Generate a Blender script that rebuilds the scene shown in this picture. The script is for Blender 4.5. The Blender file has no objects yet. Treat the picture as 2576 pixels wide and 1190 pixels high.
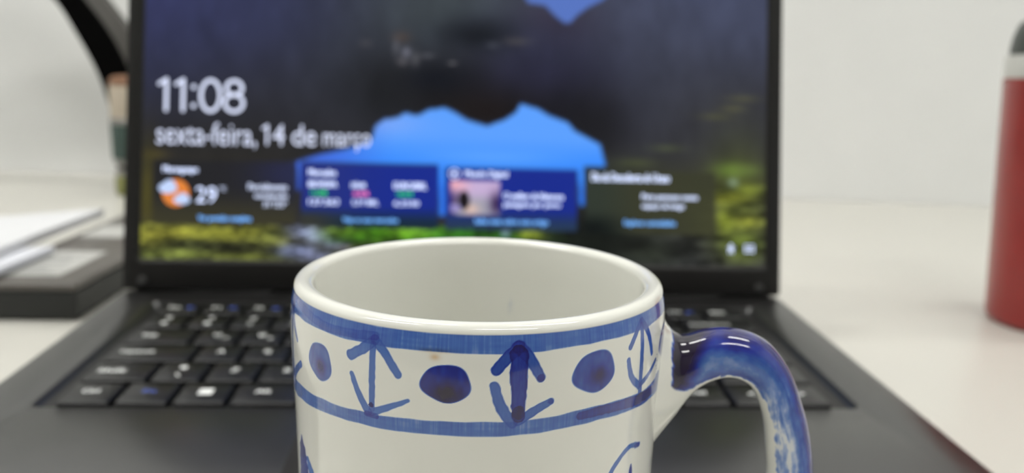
import bpy, math
import numpy as np
from mathutils import Vector, Matrix, Euler

# ------------------------------------------------------------------ camera, world, exposure
S = bpy.context.scene
COL = S.collection
MM = 0.001
TILT = math.radians(2.0)           # laptop stands on taller rear feet
HINGE_Z = 24.0                     # height of the deck at the hinge above the desk (mm)

cam_data = bpy.data.cameras.new('camera')
cam = bpy.data.objects.new('camera', cam_data)
COL.objects.link(cam)
cam_data.sensor_width = 36.0
cam_data.lens = 28.85
cam_data.clip_start = 0.005
cam_rot = Matrix.Rotation(TILT, 3, 'X') @ (Matrix.Rotation(-0.065, 3, 'Z') @ Matrix.Rotation(-0.2299, 3, 'X') @ Matrix.Rotation(-0.03, 3, 'Y'))
cam.matrix_world = Matrix.Translation((-0.00012, -0.39445, 0.13187)) @ (cam_rot @ Matrix.Rotation(math.pi / 2, 3, 'X')).to_4x4()
cam_data.dof.use_dof = True
cam_data.dof.focus_distance = 0.124
cam_data.dof.aperture_fstop = 15.5
S.camera = cam

S.view_settings.view_transform = 'Standard'
S.view_settings.look = 'None'
S.view_settings.exposure = 0.0
S.view_settings.gamma = 1.0
S.view_settings.use_curve_mapping = False

world = bpy.data.worlds.new('world')
S.world = world
world.use_nodes = True
world.node_tree.nodes['Background'].inputs[0].default_value = (0.8, 0.85, 0.9, 1)
world.node_tree.nodes['Background'].inputs[1].default_value = 0.3

LAMP_STRENGTH = 33.0

# ------------------------------------------------------------------ helpers
def lin(c):
    c = np.asarray(c, float) / 255.0
    return np.where(c <= 0.04045, c / 12.92, ((c + 0.055) / 1.055) ** 2.4)

def material(name, rgb, rough=0.5, metal=0.0, spec=0.5, coat=0.0, noise=0.0, nscale=40.0, bump=0.0, bscale=400.0, emit=None, estr=0.0, rough_var=0.0):
    m = bpy.data.materials.new(name); m.use_nodes = True
    nt = m.node_tree; b = nt.nodes['Principled BSDF']
    c = tuple(float(v) for v in lin(rgb)) + (1.0,)
    b.inputs['Base Color'].default_value = c
    b.inputs['Roughness'].default_value = rough
    b.inputs['Metallic'].default_value = metal
    b.inputs['Specular IOR Level'].default_value = spec
    b.inputs['Coat Weight'].default_value = coat
    tc = nt.nodes.new('ShaderNodeTexCoord')
    if noise > 0:
        n = nt.nodes.new('ShaderNodeTexNoise'); n.inputs['Scale'].default_value = nscale; n.inputs['Detail'].default_value = 4
        r = nt.nodes.new('ShaderNodeMapRange'); r.inputs['From Min'].default_value = .3; r.inputs['From Max'].default_value = .7
        r.inputs['To Min'].default_value = 1 - noise; r.inputs['To Max'].default_value = 1 + noise
        mx = nt.nodes.new('ShaderNodeVectorMath'); mx.operation = 'SCALE'
        mx.inputs[0].default_value = c[:3]
        nt.links.new(tc.outputs['Object'], n.inputs['Vector']); nt.links.new(n.outputs['Fac'], r.inputs['Value'])
        nt.links.new(r.outputs['Result'], mx.inputs['Scale']); nt.links.new(mx.outputs[0], b.inputs['Base Color'])
    if rough_var > 0:
        n2 = nt.nodes.new('ShaderNodeTexNoise'); n2.inputs['Scale'].default_value = nscale * 1.7
        r2 = nt.nodes.new('ShaderNodeMapRange'); r2.inputs['To Min'].default_value = rough - rough_var; r2.inputs['To Max'].default_value = rough + rough_var
        nt.links.new(tc.outputs['Object'], n2.inputs['Vector']); nt.links.new(n2.outputs['Fac'], r2.inputs['Value']); nt.links.new(r2.outputs['Result'], b.inputs['Roughness'])
    if bump > 0:
        n3 = nt.nodes.new('ShaderNodeTexNoise'); n3.inputs['Scale'].default_value = bscale
        bp = nt.nodes.new('ShaderNodeBump'); bp.inputs['Strength'].default_value = bump; bp.inputs['Distance'].default_value = 0.0002
        nt.links.new(tc.outputs['Object'], n3.inputs['Vector']); nt.links.new(n3.outputs['Fac'], bp.inputs['Height']); nt.links.new(bp.outputs['Normal'], b.inputs['Normal'])
    if emit is not None:
        b.inputs['Emission Color'].default_value = tuple(float(v) for v in lin(emit)) + (1.0,)
        b.inputs['Emission Strength'].default_value = estr
    return m

def attribute_material(name, attr, rough, coat=0.0, emission=False, spec=0.5):
    m = bpy.data.materials.new(name); m.use_nodes = True
    nt = m.node_tree; b = nt.nodes['Principled BSDF']
    a = nt.nodes.new('ShaderNodeAttribute'); a.attribute_name = attr
    b.inputs['Roughness'].default_value = rough
    b.inputs['Coat Weight'].default_value = coat
    b.inputs['Coat Roughness'].default_value = 0.03
    b.inputs['Specular IOR Level'].default_value = spec
    if emission:
        b.inputs['Base Color'].default_value = (0.003, 0.003, 0.003, 1)
        nt.links.new(a.outputs['Color'], b.inputs['Emission Color'])
        b.inputs['Emission Strength'].default_value = 1.0
    else:
        nt.links.new(a.outputs['Color'], b.inputs['Base Color'])
    return m

def link(name, me, mat, parent=None, smooth=False):
    o = bpy.data.objects.new(name, me)
    COL.objects.link(o)
    if mat: me.materials.append(mat)
    if parent: o.parent = parent
    if smooth:
        me.polygons.foreach_set('use_smooth', np.ones(len(me.polygons), dtype=bool))
    return o

def thing(name, label, cat, loc=(0, 0, 0), group=None):
    o = bpy.data.objects.new(name, None); COL.objects.link(o)
    o.empty_display_size = .02
    o.location = Vector(loc) * MM
    o['label'] = label; o['category'] = cat
    if group: o['group'] = group
    return o

def tag(o, label, cat):
    o['label'] = label; o['category'] = cat
    return o

class MB:
    """collects geometry in millimetres and links it as one mesh"""
    def __init__(s): s.v = []; s.f = []
    def add(s, v, f):
        k = len(s.v); s.v += [tuple(p) for p in v]; s.f += [tuple(i + k for i in q) for q in f]; return s
    def box(s, x0, x1, y0, y1, z0, z1):
        v = [(x0,y0,z0),(x1,y0,z0),(x1,y1,z0),(x0,y1,z0),(x0,y0,z1),(x1,y0,z1),(x1,y1,z1),(x0,y1,z1)]
        return s.add(v, [(3,2,1,0),(4,5,6,7),(0,1,5,4),(1,2,6,5),(2,3,7,6),(3,0,4,7)])
    def rings(s, rings, cap0=True, cap1=True):
        n = len(rings[0]); v = [p for r in rings for p in r]; f = []
        for k in range(len(rings) - 1):
            for i in range(n):
                j = (i + 1) % n
                f.append((k*n+i, k*n+j, (k+1)*n+j, (k+1)*n+i))
        if cap0: f.append(tuple(reversed(range(n))))
        if cap1: f.append(tuple((len(rings)-1)*n + i for i in range(n)))
        return s.add(v, f)
    def lathe(s, prof, cx=0, cy=0, n=64, cap0=True, cap1=True):
        return s.rings([[(cx + r*math.cos(2*math.pi*i/n), cy + r*math.sin(2*math.pi*i/n), z) for i in range(n)] for r, z in prof], cap0, cap1)
    def build(s, name, mat, parent=None, smooth=False, bevel=0, origin=None, angle=40):
        me = bpy.data.meshes.new(name)
        ox, oy, oz = origin or (0, 0, 0)
        me.from_pydata([((x-ox)*MM, (y-oy)*MM, (z-oz)*MM) for x, y, z in s.v], [], s.f)
        me.update()
        o = link(name, me, mat, parent, smooth)
        if origin: o.location = Vector(origin) * MM
        if bevel:
            b = o.modifiers.new('bevel', 'BEVEL'); b.width = bevel*MM; b.segments = 3; b.limit_method = 'ANGLE'; b.angle_limit = math.radians(35)
            me.polygons.foreach_set('use_smooth', np.ones(len(me.polygons), dtype=bool))
        if smooth:
            me.set_sharp_from_angle(angle=math.radians(angle))
        return o

def rrect(x0, x1, y0, y1, r, z, k=5):
    pts = []
    for cx, cy, a0 in ((x1-r, y0+r, -90), (x1-r, y1-r, 0), (x0+r, y1-r, 90), (x0+r, y0+r, 180)):
        for i in range(k + 1):
            a = math.radians(a0 + 90*i/k)
            pts.append((cx + r*math.cos(a), cy + r*math.sin(a), z))
    return pts

def text_points(body):
    """triangulated outline of a line of writing, in font units"""
    cu = bpy.data.curves.new('t', 'FONT'); cu.body = body; cu.resolution_u = 3; cu.fill_mode = 'FRONT'
    o = bpy.data.objects.new('t', cu)
    me = bpy.data.meshes.new_from_object(o)
    v = np.array([q.co[:2] for q in me.vertices]) if len(me.vertices) else np.zeros((0, 2))
    f = [tuple(p.vertices) for p in me.polygons]
    bpy.data.objects.remove(o); bpy.data.curves.remove(cu); bpy.data.meshes.remove(me)
    return v, f

def text_fit(mb, body, x0, y0, w, h, z, keep=False):
    """writing fitted into a box in the local xy plane"""
    v, f = text_points(body)
    if not len(v): return
    a = v.min(0); b = v.max(0); sx = w/(b[0]-a[0]); sy = h/(b[1]-a[1])
    if keep: sx = min(sx, sy*1.0)
    mb.add([(x0 + (p[0]-a[0])*sx, y0 + (p[1]-a[1])*sy, z) for p in v], f)

def pen(mb, pts, w, z, closed=False):
    """a line drawn with a round pen, as flat geometry"""
    pts = [Vector(p) for p in pts]; n = len(pts); L = []; R = []
    for i, p in enumerate(pts):
        a = pts[(i-1) % n] if closed or i > 0 else p
        b = pts[(i+1) % n] if closed or i < n-1 else p
        d = (b-a).normalized(); nn = Vector((-d.y, d.x))*w/2
        L.append((p.x+nn.x, p.y+nn.y, z)); R.append((p.x-nn.x, p.y-nn.y, z))
    m = n if closed else n-1
    mb.add(L+R, [(i, n+i, n+(i+1) % n, (i+1) % n) for i in range(m)])
    if not closed:
        for c in (pts[0], pts[-1]):
            mb.add([(c.x+w/2*math.cos(t*math.pi/6), c.y+w/2*math.sin(t*math.pi/6), z+.002) for t in range(12)], [tuple(range(12))])
def ell(cx, cy, rx, ry, n=40):
    return [(cx+rx*math.cos(2*math.pi*i/n), cy+ry*math.sin(2*math.pi*i/n)) for i in range(n)]

RNG = np.random.default_rng(7)
GRID = RNG.random((257, 257))
def vnoise(x, y):
    """smooth value noise, numpy arrays in, 0..1 out"""
    xi = np.floor(x).astype(int); yi = np.floor(y).astype(int); fx = x - xi; fy = y - yi
    fx = fx*fx*(3-2*fx); fy = fy*fy*(3-2*fy)
    g = lambda a, b: GRID[a % 257, b % 257]
    return (g(xi, yi)*(1-fx) + g(xi+1, yi)*fx)*(1-fy) + (g(xi, yi+1)*(1-fx) + g(xi+1, yi+1)*fx)*fy
def fbm(x, y):
    return (vnoise(x, y) + .5*vnoise(2.1*x+5, 2.1*y+9) + .25*vnoise(4.3*x+1, 4.3*y+3)) / 1.75
def sstep(a, b, x):
    t = np.clip((x-a)/(b-a), 0, 1); return t*t*(3-2*t)

def inside(poly, x, y):
    c = np.zeros(x.shape, bool); n = len(poly)
    for i in range(n):
        x1, y1 = poly[i]; x2, y2 = poly[(i+1) % n]
        m = ((y1 > y) != (y2 > y)) & (x < (x2-x1)*(y-y1)/((y2-y1) or 1e-9) + x1)
        c ^= m
    return c

def surface(name, P, colors, attr, mat, parent, closed_u=True, smooth=True, origin=(0, 0, 0)):
    """grid of points P[row, col, 3] in mm with a colour per vertex"""
    nr, nc, _ = P.shape
    me = bpy.data.meshes.new(name)
    co = ((P - np.array(origin)) * MM).reshape(-1, 3).astype(np.float32)
    me.vertices.add(nr*nc); me.vertices.foreach_set('co', co.ravel())
    ncf = nc if closed_u else nc-1
    r = np.arange(nr-1)[:, None]; c = np.arange(ncf)[None, :]; c2 = (c+1) % nc
    q = np.stack([r*nc+c, r*nc+c2, (r+1)*nc+c2, (r+1)*nc+c], -1).reshape(-1, 4)
    me.loops.add(q.size); me.loops.foreach_set('vertex_index', q.ravel().astype(np.int32))
    me.polygons.add(len(q)); me.polygons.foreach_set('loop_start', (np.arange(len(q))*4).astype(np.int32))
    me.update(calc_edges=True)
    at = me.color_attributes.new(attr, 'FLOAT_COLOR', 'POINT')
    cc = np.ones((nr*nc, 4), np.float32); cc[:, :3] = colors.reshape(-1, 3)
    at.data.foreach_set('color', cc.ravel())
    o = link(name, me, mat, parent, smooth)
    o.location = Vector(origin) * MM
    return o

# ------------------------------------------------------------------ wallpaper and screen layout (millimetres on the display)

WALL_BLOBS = [
    (-148.2,141.8,51.4,29.6,(52, 56, 98),0.9),
    (-100.4,131.7,39.5,25.7,(48, 52, 82),0.7),
    (-147.4,103.0,31.6,17.8,(44, 48, 78),0.6),
    (-99.6,84.8,51.4,21.7,(42, 43, 50),0.8),
    (-7.2,138.6,33.6,23.7,(62, 70, 74),0.95),
    (-42.0,107.9,27.7,17.8,(48, 52, 60),0.6),
    (127.8,145.0,51.4,31.6,(70, 76, 102),0.95),
    (97.5,109.7,39.5,25.7,(60, 64, 82),0.8),
    (138.8,84.5,39.5,21.7,(50, 50, 54),0.8),
    (-116.4,66.9,59.3,11.9,(36, 35, 36),0.8),
    (46.6,136.3,13.8,9.9,(52, 46, 62),0.8),
    (36.8,122.0,23.7,11.9,(46, 48, 74),0.7),
    (6.8,129.1,13.8,6.3,(20, 24, 32),0.95),
    (-2.6,101.0,33.6,11.9,(18, 18, 22),0.97),
    (17.3,91.6,21.7,7.9,(24, 18, 18),0.95),
    (51.2,96.4,17.8,11.9,(22, 22, 32),0.85),
    (39.0,110.1,21.7,7.9,(40, 40, 64),0.7),
    (67.5,82.8,13.8,13.8,(20, 20, 24),0.8),
    (-36.0,98.2,13.8,11.9,(26, 28, 32),0.7),
    (-12.6,106.7,9.9,4.9,(14, 18, 28),0.8),
    (-30.6,127.0,3.2,2.0,(84, 68, 60),0.6),
    (-33.2,121.9,1.2,2.8,(104, 104, 112),0.6),
    (-28.1,119.7,1.6,1.8,(130, 130, 145),0.75),
    (-30.0,115.1,2.0,1.6,(112, 108, 112),0.6),
    (-23.5,116.3,1.4,2.4,(110, 108, 112),0.55),
    (-17.7,118.2,2.4,0.8,(104, 104, 112),0.6),
    (-5.2,114.8,1.6,0.6,(130, 128, 130),0.7),
    (-48.1,123.5,2.0,1.4,(80, 78, 84),0.6),
    (26.8,126.7,4.7,1.4,(84, 80, 80),0.6),
    (14.8,124.4,2.4,1.2,(80, 84, 96),0.6),
    (142.7,100.8,5.9,1.2,(92, 90, 62),0.6),
    (128.4,91.3,5.9,1.2,(86, 86, 58),0.6),
    (137.6,95.6,4.7,1.2,(100, 98, 66),0.6),
    (104.0,74.6,5.9,1.2,(86, 94, 66),0.7),
    (87.9,66.8,6.7,1.4,(96, 104, 60),0.7),
    (-148.6,66.2,4.7,1.8,(84, 74, 44),0.8),
    (79.8,61.0,17.8,5.9,(46, 54, 44),0.6),
    (108.4,49.5,35.6,11.9,(60, 60, 42),0.9),
    (141.2,46.1,11.9,21.7,(82, 90, 40),0.85),
    (136.9,64.2,5.9,2.8,(112, 140, 56),0.8),
    (145.3,54.3,7.1,2.4,(122, 134, 50),0.8),
    (135.0,50.0,7.9,2.0,(112, 116, 36),0.8),
    (145.4,38.1,7.1,2.4,(128, 132, 46),0.7),
    (134.1,37.9,3.2,4.7,(122, 134, 44),0.8),
    (138.0,57.8,2.0,1.6,(150, 175, 150),0.8),
    (143.5,25.9,7.9,5.1,(96, 112, 42),0.8),
    (145.2,64.4,5.1,2.0,(100, 118, 60),0.7),
    (68.1,28.9,21.7,11.9,(14, 18, 16),1.0),
    (96.5,21.3,17.8,7.9,(34, 38, 30),0.8),
    (-119.9,49.3,37.5,13.8,(48, 46, 36),0.7),
    (-151.9,44.8,3.6,17.8,(86, 80, 34),0.8),
]
GRASS_BLOBS = [
    (-127.0,26.9,47.4,5.1,(120, 122, 52),1.0),
    (-142.2,27.6,9.9,2.8,(138, 136, 52),0.8),
    (-115.7,28.0,11.9,2.0,(144, 146, 54),0.8),
    (-92.7,24.1,7.9,2.4,(134, 140, 66),0.8),
    (-115.6,21.8,17.8,2.4,(38, 40, 26),0.95),
    (-132.6,22.9,7.9,2.0,(52, 56, 34),0.8),
    (-138.2,17.1,11.9,2.0,(126, 138, 66),0.9),
    (-104.0,16.2,11.9,1.6,(118, 126, 56),0.8),
    (-89.0,28.4,5.9,1.6,(60, 66, 36),0.7),
    (-75.5,26.7,7.9,5.1,(52, 52, 66),0.8),
    (-80.4,33.3,4.0,1.8,(150, 158, 190),0.9),
    (-75.5,29.8,5.1,1.8,(140, 150, 185),0.9),
    (-68.7,27.2,5.1,1.8,(135, 145, 180),0.9),
    (-61.9,24.2,4.0,2.0,(128, 134, 172),0.85),
    (-80.2,20.0,7.5,2.0,(120, 130, 168),0.9),
    (-71.5,17.4,6.7,1.8,(122, 128, 160),0.85),
    (-57.1,24.6,2.4,2.0,(150, 140, 175),0.8),
    (-50.4,29.0,11.9,2.4,(88, 128, 36),0.9),
    (-54.2,25.5,7.9,1.6,(30, 56, 22),0.8),
    (-33.9,29.3,11.9,2.8,(64, 124, 22),0.95),
    (-23.2,31.4,9.9,2.4,(110, 160, 40),0.9),
    (-11.4,30.0,11.9,2.8,(96, 146, 40),0.85),
    (4.4,29.5,13.8,2.8,(34, 84, 24),0.9),
    (20.2,30.1,11.9,2.8,(48, 104, 30),0.8),
    (35.3,30.3,4.7,1.8,(144, 160, 54),0.95),
    (22.6,31.1,1.8,1.8,(120, 140, 170),0.8),
    (54.1,28.6,7.9,4.0,(20, 34, 18),0.8),
]
LAKE = [(-86.1, 62.0), (-81.0, 64.1), (-70.4, 67.8), (-55.0, 71.3), (-44.4, 75.9), (-42.9, 82.6), (-38.7, 85.9), (-31.9, 87.0), (-28.4, 89.5), (-22.1, 88.2), (-16.3, 91.5), (-8.4, 92.5), (-3.5, 90.3), (2.5, 86.7), (12.5, 83.9), (21.3, 87.3), (26.7, 91.0), (29.2, 95.5), (38.2, 93.1), (43.3, 90.0), (53.3, 86.5), (56.4, 82.6), (69.6, 75.9), (70.8, 71.9), (72.7, 64.3), (61.7, 64.5), (61.9, 44.7), (59.5, 44.7), (58.1, 62.6), (-7.6, 62.5), (-7.2, 38.6), (-10.7, 38.5), (-11.9, 63.6), (-78.6, 63.6), (-78.4, 50.1), (-80.5, 50.0), (-81.1, 62.5)]
NOTCH = [(30.0, 149.8), (32.5, 145.9), (40.5, 145.4), (45.6, 140.3), (50.7, 136.5), (53.7, 136.6), (56.6, 140.3), (62.6, 144.9), (70.7, 149.2), (72.6, 151.7)]
CARD1 = [(-149.7, 63.4), (-81.1, 63.9), (-80.8, 33.2), (-149.4, 32.9)]
CARD2 = [(-78.4, 63.2), (-11.5, 63.4), (-11.2, 32.2), (-78.1, 32.1)]
CARD3 = [(-7.6, 62.5), (58.1, 62.4), (58.3, 31.9), (-7.5, 32.1)]
CARD4 = [(62.9, 62.3), (128.7, 62.6), (129.1, 31.0), (62.9, 31.2)]
THUMB = [(-5.3, 56.4), (19.4, 56.3), (19.5, 39.0), (-5.2, 39.4)]
SCREEN_TEXT = [
    ('11:08',-147.9,87.1,38.6,16.8,'clock_text','W'),
    ('sexta-feira, 14 de março',-148.3,69.7,103.4,12.5,'date_text','W'),
    ('Maranguape',-144.8,56.8,16.5,4.0,'s','W'),
    ('29',-128.9,43.1,9.8,7.8,'b','W'),
    ('°C',-117.6,49.0,2.8,2.1,'s','G'),
    ('Parcialmente',-103.9,49.8,18.7,3.1,'s','G'),
    ('ensolarado',-100.8,45.8,15.7,2.6,'s','G'),
    ('31°/23°',-96.5,41.6,11.3,2.9,'s','G'),
    ('Ver previsão completa',-127.7,33.5,25.4,3.5,'s','B'),
    ('Mercados',-74.9,57.4,13.3,3.2,'s','W'),
    ('IBOVESPA',-74.8,51.7,13.7,3.0,'s','W'),
    ('+1,54%',-73.9,47.4,8.0,2.7,'s','V'),
    ('127.563',-74.6,43.1,14.4,2.8,'s','W'),
    ('DÓLAR',-53.9,51.7,6.8,3.1,'s','W'),
    ('-0,42%',-53.4,47.4,7.9,2.5,'s','P'),
    ('5,77 BRL',-53.4,42.9,12.8,2.8,'s','W'),
    ('EURO/BRL',-33.1,51.5,16.2,3.3,'s','W'),
    ('+0,31%',-31.8,47.6,7.9,2.5,'s','V'),
    ('6,2530',-32.9,42.9,12.1,2.7,'s','W'),
    ('Veja os seus mercados',-57.9,34.0,27.0,3.2,'s','B'),
    ('Mundo Digital',2.0,57.5,21.1,3.8,'s','W'),
    ('O melhor da Natureza',21.5,47.6,29.9,3.1,'s','W'),
    ('paisagens por perto',21.6,43.0,28.3,3.1,'s','W'),
    ('Saiba mais sobre este artigo',7.1,34.1,36.7,3.5,'s','B'),
    ('Dia da Descoberta de Urano',65.6,57.4,39.6,4.2,'s','W'),
    ('Para pessoas neste',91.3,47.8,28.5,3.6,'s','W'),
    ('espaço de longe',91.4,43.4,21.5,3.2,'s','W'),
    ('Explorar curiosidades',82.4,34.5,26.1,3.6,'s','B'),
]

# ------------------------------------------------------------------ materials
M_WALL = material('painted_wall', (238, 239, 238), .7, noise=.018, nscale=9, bump=.15, bscale=60)
M_WALL_DARKENED = material('darkened_front_wall', (150, 149, 146), .8, noise=.04)  # unseen front wall, darkened to cut the light from behind the camera
M_CEIL = material('ceiling_paint', (235, 235, 232), .8, noise=.01)
M_FLOOR = material('floor_vinyl', (100, 97, 92), .5, noise=.06, nscale=8)
M_DESK = material('desk_laminate', (208, 206, 198), .34, noise=.008, nscale=6, bump=.05, bscale=900)
M_EDGE = material('desk_edge', (190, 188, 180), .5, noise=.02)
M_STEEL = material('grey_steel', (150, 150, 150), .4, metal=.8, noise=.03)
M_TUBE = material('lamp_diffuser', (255, 255, 255), .5, emit=(254, 253, 249), estr=LAMP_STRENGTH)
M_TUBE.node_tree.nodes['Principled BSDF'].inputs['Specular IOR Level'].default_value = 0
M_LAMPBODY = material('lamp_housing', (225, 225, 225), .5, noise=.01)
M_DECK = material('laptop_deck', (18, 17, 17), .31, noise=.03, nscale=300, bump=.04, bscale=3000)
M_DECK.node_tree.nodes['Principled BSDF'].inputs['IOR'].default_value = 2.2
M_WELL = material('keyboard_well', (14, 14, 14), .45, noise=.03)
M_KEY = material('keycap_plastic', (15, 15, 16), .36, spec=.6, noise=.03, nscale=300)
M_LID = material('lid_plastic', (20, 20, 19), .5, spec=.3, noise=.04, nscale=200, bump=.05, bscale=2500)
M_BEZEL = material('bezel_plastic', (22, 21, 20), .5, spec=.3, noise=.03, nscale=200)
M_HINGE = material('hinge_plastic', (12, 12, 12), .4, noise=.03)
M_RUBBER = material('rubber', (40, 40, 40), .6, noise=.03)
M_LEGEND = material('white_legend_print', (250, 252, 250), .5, noise=.02)
M_LEGEND_BLUE = material('blue_legend_print', (80, 105, 200), .5, noise=.02)
M_PAD = material('touchpad_surface', (60, 58, 56), .3, metal=.5, noise=.02)

# ------------------------------------------------------------------ the room
WX0, WY0, WX1, WY1 = -539.1, 640.5, 560.5, 497.2        # two points of the back wall's foot on the desk top
wdir = Vector((WX1-WX0, WY1-WY0, 0)).normalized(); wn = Vector((-wdir.y, wdir.x, 0))
WC = Vector(((WX0+WX1)/2, (WY0+WY1)/2, 0))
FLOOR_Z = -740.0; CEIL_Z = 2000.0
def room_pt(u, d, z):
    p = WC + wdir*u - wn*d
    return (p.x, p.y, z)
def slab(name, u0, u1, d0, d1, z0, z1, mat, bevel=0):
    v = [room_pt(u0,d0,z0), room_pt(u1,d0,z0), room_pt(u1,d1,z0), room_pt(u0,d1,z0), room_pt(u0,d0,z1), room_pt(u1,d0,z1), room_pt(u1,d1,z1), room_pt(u0,d1,z1)]
    return MB().add(v, [(0,1,2,3),(7,6,5,4),(4,5,1,0),(5,6,2,1),(6,7,3,2),(7,4,0,3)]).build(name, mat, bevel=bevel)
for nm, a in (('wall_back', (-1900,1900,-60,0,FLOOR_Z,CEIL_Z)), ('wall_left', (-1960,-1900,-60,3000,FLOOR_Z,CEIL_Z)),
              ('wall_right', (1900,1960,-60,3000,FLOOR_Z,CEIL_Z)), ('wall_front', (-1960,1960,3000,3060,FLOOR_Z,CEIL_Z))):
    slab(nm, *a, M_WALL_DARKENED if nm == 'wall_front' else M_WALL)['kind'] = 'structure'
slab('floor', -1960,1960,-60,3060,FLOOR_Z-40,FLOOR_Z, M_FLOOR)['kind'] = 'structure'
slab('ceiling', -1960,1960,-60,3060,CEIL_Z,CEIL_Z+40, M_CEIL)['kind'] = 'structure'

desk = thing('desk', 'cream laminate desk top that everything stands on, pushed against the wall', 'desk', (0, 0, 0))
TD = MB()
pts = [room_pt(-900, 1, 0), room_pt(900, 1, 0), room_pt(900, 1080, 0), room_pt(-900, 1080, 0)]
TD.add([(p[0], p[1], -25) for p in pts] + [(p[0], p[1], 0) for p in pts], [(0,1,2,3),(7,6,5,4),(1,0,4,5),(2,1,5,6),(3,2,6,7),(0,3,7,4)])
TD.build('desk_top', M_DESK, desk, bevel=1.5)
for su, sd in ((-860, 40), (860, 40), (-860, 1040), (860, 1040)):
    x, y, _ = room_pt(su, sd, 0)
    MB().box(x-22, x+22, y-22, y+22, FLOOR_Z, -25).build('leg', M_STEEL, desk, bevel=2)

# linear ceiling lamps: slim housing with a glowing diffuser
def ceiling_lamp(u, d, half, label, along):
    x, y, _ = room_pt(u, d, 0)
    t = thing('ceiling_lamp', label, 'ceiling lamp', (x, y, CEIL_Z), 'linear ceiling lamps')
    t.rotation_euler = (0, 0, math.atan2(wdir.y, wdir.x) + (0 if along else math.pi/2))
    MB().box(-half, half, -75, 75, -30, 0).build('housing', M_LAMPBODY, t, bevel=3)
    MB().box(-half+15, half-15, -60, 60, -42, -30).build('diffuser', M_TUBE, t, bevel=3)
ceiling_lamp(-560, 420, 420, 'linear ceiling lamp over the left of the desk', True)
ceiling_lamp(850, 480, 420, 'linear ceiling lamp over the right of the desk', True)
ceiling_lamp(-1250, 1200, 600, 'linear ceiling lamp near the left wall', True)
ceiling_lamp(750, 1900, 600, 'linear ceiling lamp behind the camera on the right', True)

# ------------------------------------------------------------------ laptop
laptop = thing('laptop', 'open dark grey laptop with a lit lock screen, standing on the desk behind the mug', 'laptop', (0, 0, HINGE_Z))
laptop.rotation_euler = (TILT, 0, 0)
KX, KY0, KY1 = 142.3, -130.2, -16.5
body = MB()
B = lambda i, z, r=7: rrect(-162+i, 162-i, -206+i, 5-i, r, z)
W = lambda i, z, r=2.5: rrect(-KX+i, KX-i, KY0+i, KY1-.15*i, r, z)
body.rings([B(5,-16.5), B(2,-15.5), B(0,-12), B(0,-1.0), B(.35,-.3), B(1.0,0), W(0,0), W(.4,-.2), W(1.8,-2.1)], True, True)
base = body.build('base', M_DECK, laptop, smooth=True, angle=30)
MB().rings([W(1.9,-2.09), W(1.95,-2.0)]).build('keyboard_tray', M_WELL, base)
MB().rings([rrect(-50.3,46,-199,-138,3,-.25), rrect(-50.3,46,-199,-138,3,.12), rrect(-49.9,45.6,-198.6,-138.4,2.8,.2)]).build('touchpad', M_PAD, base, smooth=True)
# feet
for fx, fy, h in ((-140, -190, 0), (140, -190, 0), (-140, -12, 0), (140, -12, 0)):
    zt = -16.4
    zb = -(HINGE_Z + fy*math.sin(TILT))/math.cos(TILT) + .25
    MB().lathe([(5, zb), (6, zb+.4), (6, zt)], fx, fy, 20).build('foot', M_RUBBER, base, smooth=True)

# keys
rows = [  # (row front y, depth, [(width, legends)])
    (-128.7, 18.8, [(19,'Ctrl'),(19,'@Fn'),(19,'#win'),(24,'Alt'),(94,''),(19,'Alt Gr'),(19,'/'),(19,'Ctrl'),(18.8,'<'),(17.8,'>')]),
    (-109.9, 18.8, [(24,'Shift'),(19,'|\\'),(19,'Z'),(19,'X'),(19,'C'),(19,'V'),(19,'B'),(19,'N'),(19,'M'),(19,'<,'),(19,'>.'),(19,':;'),(35.6,'Shift')]),
    (-91.1, 18.8, [(33,'Caps Lock'),(18.1,'A'),(18.1,'S'),(18.1,'D'),(18.1,'F'),(18.1,'G'),(18.1,'H'),(18.1,'J'),(18.1,'K'),(18.1,'L'),(18.1,'Ç'),(18.1,'^~'),(18.1,'}]'),(18.4,'')]),
    (-72.3, 18.8, [(27,'Tab'),(18.1,'Q /'),(18.1,'W ?'),(18.1,'E'),(18.1,'R'),(18.1,'T'),(18.1,'Y'),(18.1,'U'),(18.1,'I'),(18.1,'O'),(18.1,'P'),(18.1,'`´'),(18.1,'{['),(24.4,'Enter')]),
    (-53.5, 18.8, [(18.1,'"\''),(18.1,'!1'),(18.1,'@2'),(18.1,'#3'),(18.1,'$4'),(18.1,'%5'),(18.1,'¨6'),(18.1,'&7'),(18.1,'*8'),(18.1,'(9'),(18.1,')0'),(18.1,'_-'),(18.1,'+='),(33.3,'backspace')]),
    (-34.7, 15.0, [(19.18,'Esc')] + [(19.18,'F%d' % i) for i in range(1, 13)] + [(19.24,'delete')]),
]
text_cache = {}
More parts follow.
